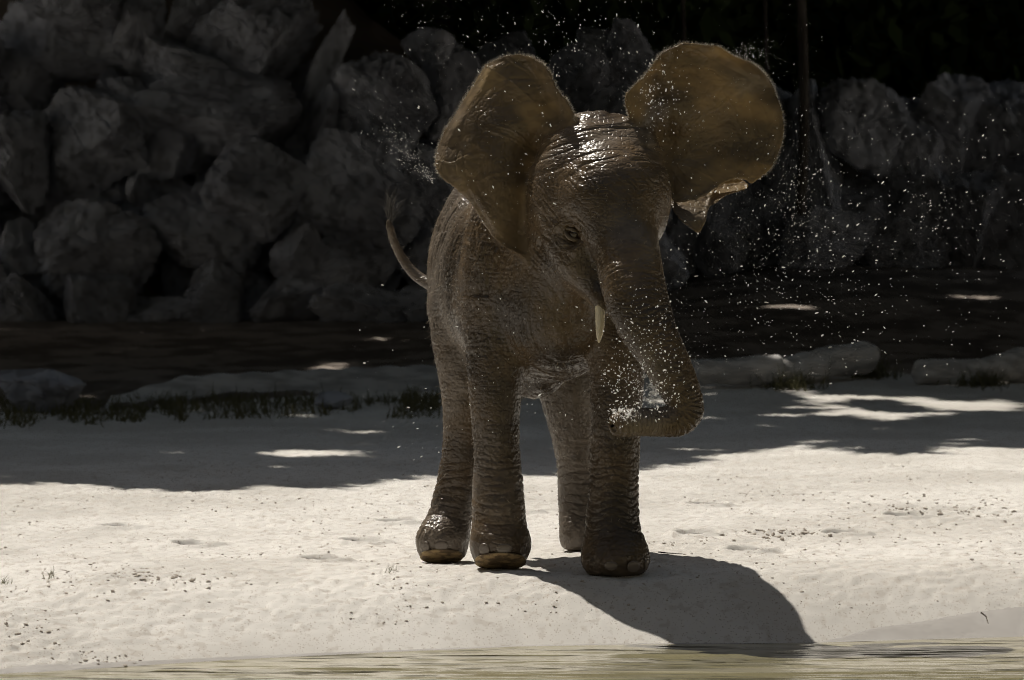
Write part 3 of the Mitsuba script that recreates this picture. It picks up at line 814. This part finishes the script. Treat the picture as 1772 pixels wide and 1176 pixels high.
def field(p):
    D = np.full(p.shape[:-1], 0.5, np.float32)
    lo, hi = p.reshape(-1, 3).min(0), p.reshape(-1, 3).max(0)
    for i in np.flatnonzero(((lo < BHI) & (hi > BLO)).all(1)):
        f, k = PR[i][0], PR[i][3]
        e = f(p)
        h = np.maximum(k - np.abs(D - e), 0)
        D = np.minimum(D, e) - h * h / (4 * k)
    for c, rad, k in CUTS:
        if np.all(lo < c + rad + k) and np.all(hi > c - rad - k):
            e = rad - np.linalg.norm(p - c.astype(np.float32), axis=-1)
            h = np.maximum(k - np.abs(D - e), 0)
            D = np.maximum(D, e) + h * h / (4 * k)
    for c, w, g, lift in FEET.values():                                   # flat soles
        a, b = c - [w * 2, w * 2.6, 0.05], c + [w * 2, w * 2, 0.3]
        if np.all(lo < b) and np.all(hi > a):
            y_ = p[..., 1] - c[1]
            sole = g + lift * np.clip((0.04 - y_) / (0.04 + w * 1.1), 0, 1.4) - 0.002
            cut = sole - p[..., 2]
            inside = (np.abs(p[..., 0] - c[0]) < w * 2) & (p[..., 2] < g + 0.15) & (np.abs(y_) < w * 2.2)
            h = np.maximum(0.016 - np.abs(D - cut), 0)
            D = np.where(inside, np.maximum(D, cut) + h * h / 0.064, D).astype(np.float32)
    return D


def surface_net():
    lo = np.min([a for _, a, _, _ in PR], 0) - 0.03
    hi = np.max([b for _, _, b, _ in PR], 0) + 0.03
    B = 20
    nb = np.ceil((hi - lo) / (CELL * B)).astype(int)
    n_ = nb * B + 1
    D = np.full(n_, 0.5, np.float32)
    ax = [(lo[i] + np.arange(n_[i]) * CELL).astype(np.float32) for i in range(3)]
    half = CELL * B * 0.5
    cen = np.stack(np.meshgrid(*[lo[i] + (np.arange(nb[i]) + 0.5) * CELL * B for i in range(3)], indexing='ij'), -1)
    for b in np.ndindex(*nb):
        c = cen[b].astype(np.float32)
        if not ((c - half < BHI) & (c + half > BLO)).all(1).any():
            continue
        sl = tuple(slice(b[i] * B, b[i] * B + B + 1) for i in range(3))
        d4 = field(np.stack(np.meshgrid(*[ax[i][sl[i]][::5] for i in range(3)], indexing='ij'), -1))
        if d4.min() > 0.045 or d4.max() < -0.045:
            D[sl] = d4.mean()
            continue
        D[sl] = field(np.stack(np.meshgrid(*[ax[i][sl[i]] for i in range(3)], indexing='ij'), -1))
    ins = D < 0
    cnt = np.zeros(n_ - 1, np.uint8)
    for o in np.ndindex(2, 2, 2):
        cnt += ins[tuple(slice(o[i], n_[i] - 1 + o[i]) for i in range(3))]
    act = np.argwhere((cnt > 0) & (cnt < 8))
    vid = np.full(n_ - 1, -1, np.int32)
    vid[tuple(act.T)] = np.arange(len(act))
    cor = np.array(list(np.ndindex(2, 2, 2)))
    val = np.stack([D[tuple((act + o).T)] for o in cor], -1)
    pos, k = np.zeros((len(act), 3)), np.zeros(len(act))
    for i in range(8):
        for j in range(i + 1, 8):
            if np.abs(cor[i] - cor[j]).sum() == 1:
                m = (val[:, i] < 0) != (val[:, j] < 0)
                t = val[m, i] / (val[m, i] - val[m, j])
                pos[m] += cor[i] + (cor[j] - cor[i]) * t[:, None]
                k[m] += 1
    v = lo + (act + pos / k[:, None]) * CELL
    faces = []
    for a in range(3):
        u, w = (a + 1) % 3, (a + 2) % 3
        s0, s1 = [slice(1, n_[i] - 1) for i in range(3)], [slice(1, n_[i] - 1) for i in range(3)]
        s0[a], s1[a] = slice(0, n_[a] - 1), slice(1, n_[a])
        x0, x1 = ins[tuple(s0)], ins[tuple(s1)]
        for flip in (False, True):
            e = np.argwhere(x0 & ~x1 if not flip else ~x0 & x1)
            off = np.ones(3, int)
            off[a] = 0
            e = e + off
            du, dw = np.eye(3, dtype=int)[u], np.eye(3, dtype=int)[w]
            qd = np.stack([vid[tuple((e - du - dw).T)], vid[tuple((e - dw).T)], vid[tuple(e.T)], vid[tuple((e - du).T)]], -1)
            faces.append(qd[:, ::-1] if flip else qd)
    qd = np.vstack(faces)
    qd = qd[(qd >= 0).all(1)]
    return trimesh.Trimesh(v, np.vstack([qd[:, [0, 1, 2]], qd[:, [0, 2, 3]]]), process=False)


def cast(px, py, y0, y1):
    """The first point of the skin that the ray through (px, py) meets between two depths, and the normal there."""
    for y_ in np.arange(y0, y1, 0.003):
        p = E(px, py, y_)
        if field(p[None, None, None, :].astype(np.float32)).ravel()[0] < 0:
            break
    g_ = np.array([[field((p + s_ * d).astype(np.float32)[None, None, None, :]).ravel()[0] for s_ in (1, -1)] for d in np.eye(3) * 0.006])
    g_ = g_[:, 0] - g_[:, 1]
    return p, g_ / (np.linalg.norm(g_) + 1e-9)


EYE_P, EYE_N = cast(990, 406, -0.75, -0.3)
CUTS.append((EYE_P + 0.012 * EYE_N, 0.032, 0.015))
CUTS.append((E(1056, 731, -0.915), 0.011, 0.008))
CUTS.append((E(1060, 742, -0.925), 0.009, 0.008))
skin = surface_net()
comp = trimesh.graph.connected_component_labels(skin.edges_unique, node_count=len(skin.vertices))
main = np.argmax(np.bincount(comp))
skin.update_faces((comp[skin.faces] == main).all(1))
skin.remove_unreferenced_vertices()
e_ = skin.edges_unique
nv_ = len(skin.vertices)
A_ = coo_matrix((np.ones(2 * len(e_)), (np.concatenate([e_[:, 0], e_[:, 1]]), np.concatenate([e_[:, 1], e_[:, 0]]))), (nv_, nv_)).tocsr()
deg_ = np.asarray(A_.sum(1))
v_ = np.array(skin.vertices)
for lam in (0.5, -0.52) * 3:
    v_ = v_ + lam * (A_ @ v_ / deg_ - v_)
skin.vertices = v_


def vnormals(m):
    return meshkit.arrays(m, True)[2]


def groove(n_, w):
    return np.exp(-((n_ - 0.5) / w) ** 2)


def follow(chainpts):
    """Dense points along a chain with arc length and radius."""
    P = np.array([p for p, _ in chainpts])
    R_ = np.array([r_ for _, r_ in chainpts])
    seg = np.linalg.norm(np.diff(P, axis=0), axis=1)
    s_ = np.concatenate([[0], np.cumsum(seg)])
    q_ = np.arange(0, s_[-1], 0.004)
    return np.stack([np.interp(q_, s_, P[:, i]) for i in range(3)], -1), q_, np.interp(q_, s_, R_)


V0 = np.array(skin.vertices)
NV = vnormals(skin)
disp = np.zeros(len(V0))
ear_w = np.zeros(len(V0))
rim_w = np.zeros(len(V0))
for d2, Y, lo, st in EARS:
    co = [(V0[:, 0] - lo[0]) / st, (V0[:, 2] - lo[1]) / st]
    D2 = map_coordinates(d2, co, order=1, mode='constant', cval=1.0)
    yy = map_coordinates(Y, co, order=1, mode='nearest')
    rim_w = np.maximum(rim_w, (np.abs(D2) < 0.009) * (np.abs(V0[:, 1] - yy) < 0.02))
    ear_w = np.maximum(ear_w, (D2 < 0.012) * sm(0.05, 0.02, np.abs(V0[:, 1] - yy)))
P_, s_, r_ = follow(TR)
dd, kk = cKDTree(P_).query(V0)
tr_w = sm(1.6, 1.25, dd / r_[kk]) * sm(0.0, 0.06, s_[kk]) * (V0[:, 1] < -0.5) * (1 - ear_w)
ts = s_[kk]
rel = V0 - P_[kk]
tz = np.gradient(P_, axis=0)[kk]
tz /= np.linalg.norm(tz, axis=1, keepdims=True)
side = np.cross(tz, [0, 1.0, 0])
side /= np.linalg.norm(side, axis=1, keepdims=True) + 1e-9
ang = np.arctan2(np.sum(rel * side, 1), -np.sum(rel * np.cross(side, tz), 1))
tail_l = sm(0.50, 0.62, ts)
ru = ts / (0.0185 - 0.004 * tail_l) + 1.1 * noise(np.stack([ts / 0.05, np.sin(ang) * 1.1, np.cos(ang) * 1.1], -1), 5)
rings = groove(ru - np.floor(ru), 0.17)
rings2 = groove(noise(np.stack([ts / 0.022, np.sin(ang) * 1.1, np.cos(ang) * 1.1], -1), 6), 0.07)
axial = groove(noise(np.stack([ts / 0.07, ang / 0.14, ang * 0], -1), 7), 0.07)
disp -= tr_w * (rings * (0.0032 + 0.0034 * tail_l) + rings2 * 0.0045 * (1 - 0.7 * tail_l) + axial * 0.0022 * (1 - tail_l))
leg_w = np.zeros(len(V0))
for i, (nm, c) in enumerate(LEGS.items()):
    P_, s_, r_ = follow(c)
    dd, kk = cKDTree(P_).query(V0)
    w = sm(1.75, 1.25, dd / r_[kk]) * (V0[:, 2] < 1.05) * (1 - tr_w) * (1 - ear_w)
    rel = V0 - P_[kk]
    an = np.arctan2(rel[:, 0], -rel[:, 1])
    z = V0[:, 2]
    h = np.stack([np.sin(an) * 0.9, np.cos(an) * 0.9, np.full(len(an), i * 9.0)], -1)
    fu = z / 0.034 + 1.5 * noise(np.stack([z / 0.11, h[:, 0] * 1.2, h[:, 1] * 1.2 + i * 9], -1), 31 + i)
    folds = groove(fu - np.floor(fu), 0.10) * sm(0.25, 0.5, noise(np.stack([z / 0.05, h[:, 0] * 1.6 + 4, h[:, 1] * 1.6 + i * 7], -1), 33 + i))
    fine = groove(noise(np.stack([z / 0.013 + 0.3 * np.sin(an * 3), h[:, 0] * 1.5, h[:, 1] * 1.5 + i * 5], -1), 41 + i), 0.10)
    vert = groove(noise(np.stack([an / 0.16, z / 0.05, an * 0 + i], -1), 51 + i), 0.08)
    low = sm(0.48, 0.36, z) * sm(0.10, 0.16, z)
    swell = noise(np.stack([z / 0.05 + 0.2 * np.sin(an * 1.5), h[:, 0] * 0.7, h[:, 1] * 0.7 + i], -1), 61 + i) - 0.5
    disp += w * (-folds * 0.0050 * low + swell * 0.004 * low - fine * 0.0019 * sm(0.06, 0.12, z) - vert * 0.0022 * sm(0.25, 0.45, z))
    leg_w = np.maximum(leg_w, w)
x, y, z = V0.T
head_w = sm(-0.24, -0.34, y) * sm(0.98, 1.10, z) * (1 - tr_w) * (1 - ear_w)
tail_w = (y > 1.1) & (x < -0.29)
body_w = (1 - head_w) * (1 - tr_w) * (1 - ear_w) * np.where(tail_w, 0.15, 1.0)
# head: transverse creases over the upper forehead, streaks down the cheek, rings round the eye
fz = z + 0.35 * (x - 0.35) ** 2 * 2 - 0.12 * (x - 0.3)
crease = groove(noise(np.stack([fz / 0.030 + 0.5 * fbm(np.stack([x * 6, z * 6, y * 6], -1), 2, 77), x / 0.17, y / 0.6], -1), 71), 0.085)
crease2 = groove(noise(np.stack([fz / 0.014, x / 0.07, y / 0.3], -1), 72), 0.09)
upper = sm(1.47, 1.55, z)
fore_smooth = sm(0.20, 0.26, x) * sm(1.50, 1.44, z)
pil = noise(np.stack([fz / 0.045, x / 0.2, y / 0.6], -1), 79) - 0.5
disp += head_w * upper * (-crease * 0.0075 - crease2 * 0.0022 + pil * 0.010)
de = np.linalg.norm((V0 - EYEC) * [1, 0.6, 1.25], axis=1)
rng_e = groove(noise(np.stack([de / 0.0095, np.arctan2(z - EYEC[2], x - EYEC[0]) * 1.2, x * 0], -1), 73), 0.11)
disp -= head_w * rng_e * 0.0055 * sm(0.115, 0.06, de)
cu, cv = (x - 0.2) * 0.77 + (z - 1.28) * 0.64, (x - 0.2) * -0.64 + (z - 1.28) * 0.77     # across and along the cheek
streak = groove(noise(np.stack([cu / 0.013 + 0.4 * np.sin(cv * 15), cv / 0.11, y / 0.3], -1), 74), 0.09)
disp -= head_w * (1 - upper) * (1 - 0.85 * fore_smooth * (de > 0.08)) * sm(0.06, 0.10, de) * streak * 0.0065
tb = sm(1.30, 1.22, z) * head_w
disp -= tb * groove(noise(np.stack([x / 0.016, z / 0.08, y / 0.3], -1), 75), 0.09) * 0.003
# body: slanting flank wrinkles, neck and chest folds, a net of fine cracks everywhere
fa = y + 0.32 * z - 0.55 * x
flank = groove(noise(np.stack([fa / 0.016, z / 0.11, x / 0.2], -1), 81), 0.10)
flank2 = groove(noise(np.stack([fa / 0.055, z / 0.30, x / 0.5], -1), 82), 0.06)
cross = groove(noise(np.stack([z / 0.018, fa / 0.06, x / 0.1], -1), 83), 0.09)
fold = groove(noise(np.stack([(x + 0.4 * z) / 0.05, z / 0.22, y / 0.4], -1), 84), 0.08)
disp += body_w * (1 - 0.75 * leg_w) * (-flank * 0.0048 - flank2 * 0.007 - cross * 0.0024 - fold * 0.005 * sm(0.15, -0.1, y))
seeds = V0[np.random.default_rng(3).permutation(len(V0))[:26000]]
d12 = cKDTree(seeds * [1, 1, 0.8]).query(V0 * [1, 1, 0.8], k=2)[0]
crack = 1 - sm(0.0, 0.0035, d12[:, 1] - d12[:, 0])
disp -= crack * 0.0018 * (body_w + 0.6 * tr_w + 0.5 * leg_w * 0) * (1 - 0.6 * head_w)
ev_ = fbm(V0 * [14, 14, 9], 3, 91) - 0.5
for (cx_, cz_, sg) in ((0.12, 1.56, -1), (0.60, 1.60, 1)):                                            # branching veins fan out from each root
    rr = np.hypot((x - cx_), (z - cz_))
    th = np.arctan2(z - cz_, sg * (x - cx_))
    vein = groove(noise(np.stack([th * (2.6 + 5.0 * rr) + 1.2 * fbm(V0 * 7, 2, 101), rr * 2.2, rr * 0 + sg], -1), 102), 0.045)
    disp += ear_w * (sg * (x - 0.36) > 0) * vein * 0.0032 * sm(0.03, 0.10, rr)
    curl = groove(noise(np.stack([rr / 0.022 + 1.5 * fbm(V0 * 9, 2, 103), th * 3, rr * 0], -1), 104), 0.09)
    disp -= ear_w * (sg * (x - 0.36) > 0) * curl * 0.0030 * sm(0.16, 0.26, rr)
disp += ear_w * (ev_ * 0.006 - groove(noise(V0 * [20, 20, 13], 92), 0.05) * 0.0016)
foot_w = leg_w * sm(0.12, 0.07, z)
disp += foot_w * (fbm(V0 * 25, 2, 95) - 0.5) * 0.003
disp = disp * (0.45 + 0.75 * sm(0.34, 0.64, fbm(V0 * [5.5, 5.5, 4.5], 3, 97)))       # the skin bunches here and lies smooth there
V1 = V0 + NV * disp[:, None]
skin.vertices = V1
NV = vnormals(skin)
EL = 'elephant'
scene[EL + '__body'] = mikit.ply((V1, skin.faces), 'm_skin', smooth=True, uv=np.stack([ear_w, ear_w * 0], -1))
tag(EL, 'young wet brown elephant with spread ears and curled trunk, standing on the sand', 'elephant')


SPH = trimesh.creation.icosphere(subdivisions=3)


def disc(p, nrm, w, h, t, up=(0, 0, 1)):
    """A domed oval plate at p, facing nrm."""
    nrm = np.array(nrm) / np.linalg.norm(nrm)
    r_ = np.cross(up, nrm)
    r_ /= np.linalg.norm(r_)
    u_ = np.cross(nrm, r_)
    v = SPH.vertices
    v = np.sign(v) * np.abs(v) ** [0.85, 0.85, 0.7]
    v = v * np.array([w, h, t])
    return trimesh.Trimesh(p + v[:, :1] * r_ + v[:, 1:2] * u_ + v[:, 2:] * nrm, SPH.faces, process=False)


for (px, py, w, h, a, b) in ((838, 950, 11.5, 11.5, -0.3, 0.2), (873, 949, 16, 10.5, -0.3, 0.2), (905, 953, 8.5, 10, -0.3, 0.2), (737, 946, 8.5, 10.5, 0.4, 1.0), (764, 944, 13.5, 10, 0.4, 1.0),
                             (1057, 979, 13, 9, -0.5, 0.1), (1097, 980, 14.5, 11.5, -0.5, 0.1), (1119, 977, 7, 11, -0.5, 0.1)):
    p, nrm = cast(px, py, a, b)
    nrm = np.array([nrm[0], nrm[1], nrm[2] * 0.6])
    y_ = p[1]
    add(EL + '__toenail', disc(p - nrm * 0.002, nrm, S(w * 0.88, y_), S(h * 0.88, y_), 0.007), 'm_nail', True)
for nm in ('fl', 'hl'):
    c, w, g, lift = FEET[nm]
    a_ = math.atan2(lift, 0.04 + w * 1.1)
    pc_ = np.array([c[0], c[1] - w * 0.42, g + lift * (0.04 + w * 0.42) / (0.04 + w * 1.1) - 0.001])
    add(EL + '__sole', disc(pc_, (0, -math.sin(a_), -math.cos(a_)), w * 0.90, w * 0.95, 0.010, (0, 1, 0)), 'm_sole', True, 'mud-brown sole of a lifted forefoot' if nm == 'fl' else 'mud-brown sole of a lifted hind foot')
p, nrm = EYE_P, EYE_N
ball_c = p - 0.019 * nrm
add(EL + '__eye', trimesh.Trimesh(SPH.vertices * 0.025 + ball_c, SPH.faces, process=False), 'm_eye', True)
for s_, tilt in ((1, 0.0), (-1, 0.0)):                                     # lids
    arc = np.linspace(-1.25, 1.25, 15)
    ux, uz = np.array([0.86, -0.1, -0.5]), np.array([0.5, 0.0, 0.86])
    pts = [p + ux * math.sin(t) * 0.033 + uz * s_ * math.cos(t) * (0.017 if s_ > 0 else 0.014) - 0.008 * nrm * abs(math.sin(t)) + nrm * 0.002 for t in arc]
    add(EL + '__eyelid', tube(pts, 0.0065 * np.cos(arc * 0.9) + 0.002, 10), 'm_lid', True)
# tusk
tk = [(1038, 530, 8.2), (1038.5, 545, 8.4), (1038.5, 562, 7.8), (1037.5, 577, 6.2), (1036.5, 588, 3.2), (1036, 593, 0.8)]
from_y = -0.62
TP = np.array([E(a, b, from_y - 0.0006 * (b - 530)) for a, b, _ in tk])
kk_ = np.linspace(0, 5, 24)
TPf = np.stack([np.interp(kk_, np.arange(6), TP[:, i]) for i in range(3)], -1)
add(EL + '__tusk', tube(TPf, np.interp(kk_, np.arange(6), [S(c, from_y) for _, _, c in tk]), 16), 'm_tusk', 60)
# hair: tail tuft, and sparse bristles all over
r = np.random.default_rng(12)
b0 = np.array([E(675, 388, 1.19), E(672, 370, 1.19)])
nb_ = 150
k = r.uniform(0, 1, nb_)[:, None]
base = b0[0] * (1 - k) + b0[1] * k + r.normal(0, 0.004, (nb_, 3))
dirn = np.stack([r.normal(0.05, 0.10, nb_) + (r.uniform(0, 1, nb_) < 0.12) * 0.5, r.normal(0, 0.1, nb_), np.ones(nb_)], -1)
dirn /= np.linalg.norm(dirn, axis=1, keepdims=True)
add(EL + '__tail_hair', blades(base, dirn, r.uniform(0.05, 0.13, nb_), np.full(nb_, 0.0022), 4, 0.35), 'm_tuft', False, kind='stuff')
ii = r.permutation(len(V1))[:13000]
keepw = np.where(ear_w[ii] > 0.5, 0.06, np.where(tr_w[ii] > 0.5, 0.3, np.where(head_w[ii] > 0.5, 0.5, 0.8)))
ii = ii[(r.uniform(0, 1, len(ii)) < keepw) & (V1[ii, 2] > 0.15)]
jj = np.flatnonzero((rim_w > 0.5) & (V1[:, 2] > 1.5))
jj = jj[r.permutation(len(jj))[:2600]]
for ids, part, mat, lo_, hi_, lab in ((ii, '__bristles', 'm_hair', 0.008, 0.024, None), (jj, '__ear_rim_glint', 'm_rim_glint', 0.005, 0.016, 'pale hairs added along the ear edges to draw their sunlit rim')):  # the ear hairs are added to draw a bright sunlit rim
    dirn = NV[ids] + r.normal(0, 0.35, (len(ids), 3)) + [0, 0.1, -0.5 if mat == 'm_hair' else 0.2]
    dirn /= np.linalg.norm(dirn, axis=1, keepdims=True)
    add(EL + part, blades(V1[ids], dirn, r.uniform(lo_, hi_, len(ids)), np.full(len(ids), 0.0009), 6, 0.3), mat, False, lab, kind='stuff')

# ------------------------------------------------------------------ water drops in the air
r = np.random.default_rng(99)
D_ = []


def spray(px0, px1, py0, py1, k, y0, y1, s0, s1, gauss=False):
    if gauss:
        px, py = r.normal((px0 + px1) / 2, (px1 - px0) / 4, k), r.normal((py0 + py1) / 2, (py1 - py0) / 4, k)
    else:
        px, py = r.uniform(px0, px1, k), r.uniform(py0, py1, k)
    yy = r.uniform(y0, y1, k)
    ss = s0 + (s1 - s0) * r.uniform(0, 1, k) ** 4
    for a, b, c, d in zip(px, py, yy, ss):
        D_.append((*E(a, b, c), d))


spray(1050, 1200, 490, 690, 330, -1.5, -1.0, 0.0009, 0.0034, True)
spray(1090, 1190, 640, 720, 160, -1.4, -1.05, 0.0012, 0.0032, True)
spray(1035, 1120, 590, 720, 170, -1.5, -1.1, 0.0011, 0.003, True)
spray(1112, 1152, 648, 712, 330, -0.75, -0.4, 0.0012, 0.0036, True)
spray(680, 1500, 0, 640, 700, -1.2, 0.9, 0.0005, 0.0012)
spray(1000, 1420, 40, 560, 500, -1.1, 0.5, 0.0005, 0.0013, True)
spray(1055, 1110, 700, 735, 140, -1.05, -0.9, 0.0012, 0.0035, True)
spray(1056, 1100, 706, 728, 70, -0.95, -0.88, 0.002, 0.005)
spray(1080, 1200, 100, 240, 210, -1.0, -0.6, 0.001, 0.0028, True)
spray(1165, 1772, 160, 650, 620, -1.3, 0.8, 0.001, 0.0030)
spray(1170, 1560, 250, 650, 520, -1.3, 0.8, 0.001, 0.0032, True)
spray(1330, 1420, 240, 420, 160, -0.8, 0.4, 0.001, 0.003, True)
spray(1560, 1700, 300, 420, 90, -0.8, 0.4, 0.001, 0.003, True)
spray(660, 1150, -10, 130, 200, -0.8, 0.8, 0.001, 0.0030)
spray(880, 1080, 10, 160, 90, -0.8, 0.6, 0.001, 0.0030, True)
spray(610, 760, 130, 300, 60, -0.5, 0.8, 0.001, 0.0026)
spray(600, 760, 480, 800, 60, -0.8, 0.8, 0.001, 0.0030)
spray(770, 960, 130, 430, 90, -1.0, -0.6, 0.001, 0.0030)
spray(790, 1000, 440, 760, 70, -1.0, -0.5, 0.001, 0.003)
spray(1250, 1340, 70, 110, 130, -0.3, 0.0, 0.0008, 0.002, True)
for (ax, ay, bx, by, k) in ((748, 312, 655, 205, 130), (748, 312, 680, 245, 120)):     # streak thrown off the left ear
    t = r.uniform(0, 1, k) ** 1.3
    px, py = ax + (bx - ax) * t + r.normal(0, 7, k) * (0.5 + 1.9 * t), ay + (by - ay) * t + r.normal(0, 7, k) * (0.5 + 1.9 * t)
    for a, b in zip(px, py):
        D_.append((*E(a, b, r.uniform(-0.2, 0.1)), r.uniform(0.0007, 0.0016)))
D_ = np.array(D_)
st_ = r.uniform(0, 1, len(D_))
stretch = np.where(st_ > 0.5, 1 + 7 * np.maximum(st_ - 0.5, 0) ** 1.5, 1.0)                                        # some are drawn out along their flight
fly = np.stack([D_[:, 0] - 0.6 + r.normal(0, 0.3, len(D_)), r.normal(0, 0.2, len(D_)), D_[:, 2] - 0.9 + r.normal(0, 0.3, len(D_))], -1)
fly /= np.linalg.norm(fly, axis=1, keepdims=True)
uv_ = np.tile(ICO.vertices / np.linalg.norm(ICO.vertices[0]), (len(D_), 1, 1))
al = np.einsum('nij,nj->ni', uv_, fly)
v = (uv_ + al[..., None] * fly[:, None] * (stretch - 1)[:, None, None]) * D_[:, None, 3:] + D_[:, None, :3]
f = ICO.faces[None] + (np.arange(len(D_)) * 12)[:, None, None]
vn = np.tile(ICO.vertices / np.linalg.norm(ICO.vertices[0]), (len(D_), 1))
scene['water_spray'] = mikit.ply(trimesh.Trimesh(v.reshape(-1, 3), f.reshape(-1, 3), process=False), 'm_drop', smooth=True)
tag('water_spray', 'bright drops of water flung through the air around the elephant and its trunk', 'water spray', None, 'stuff')
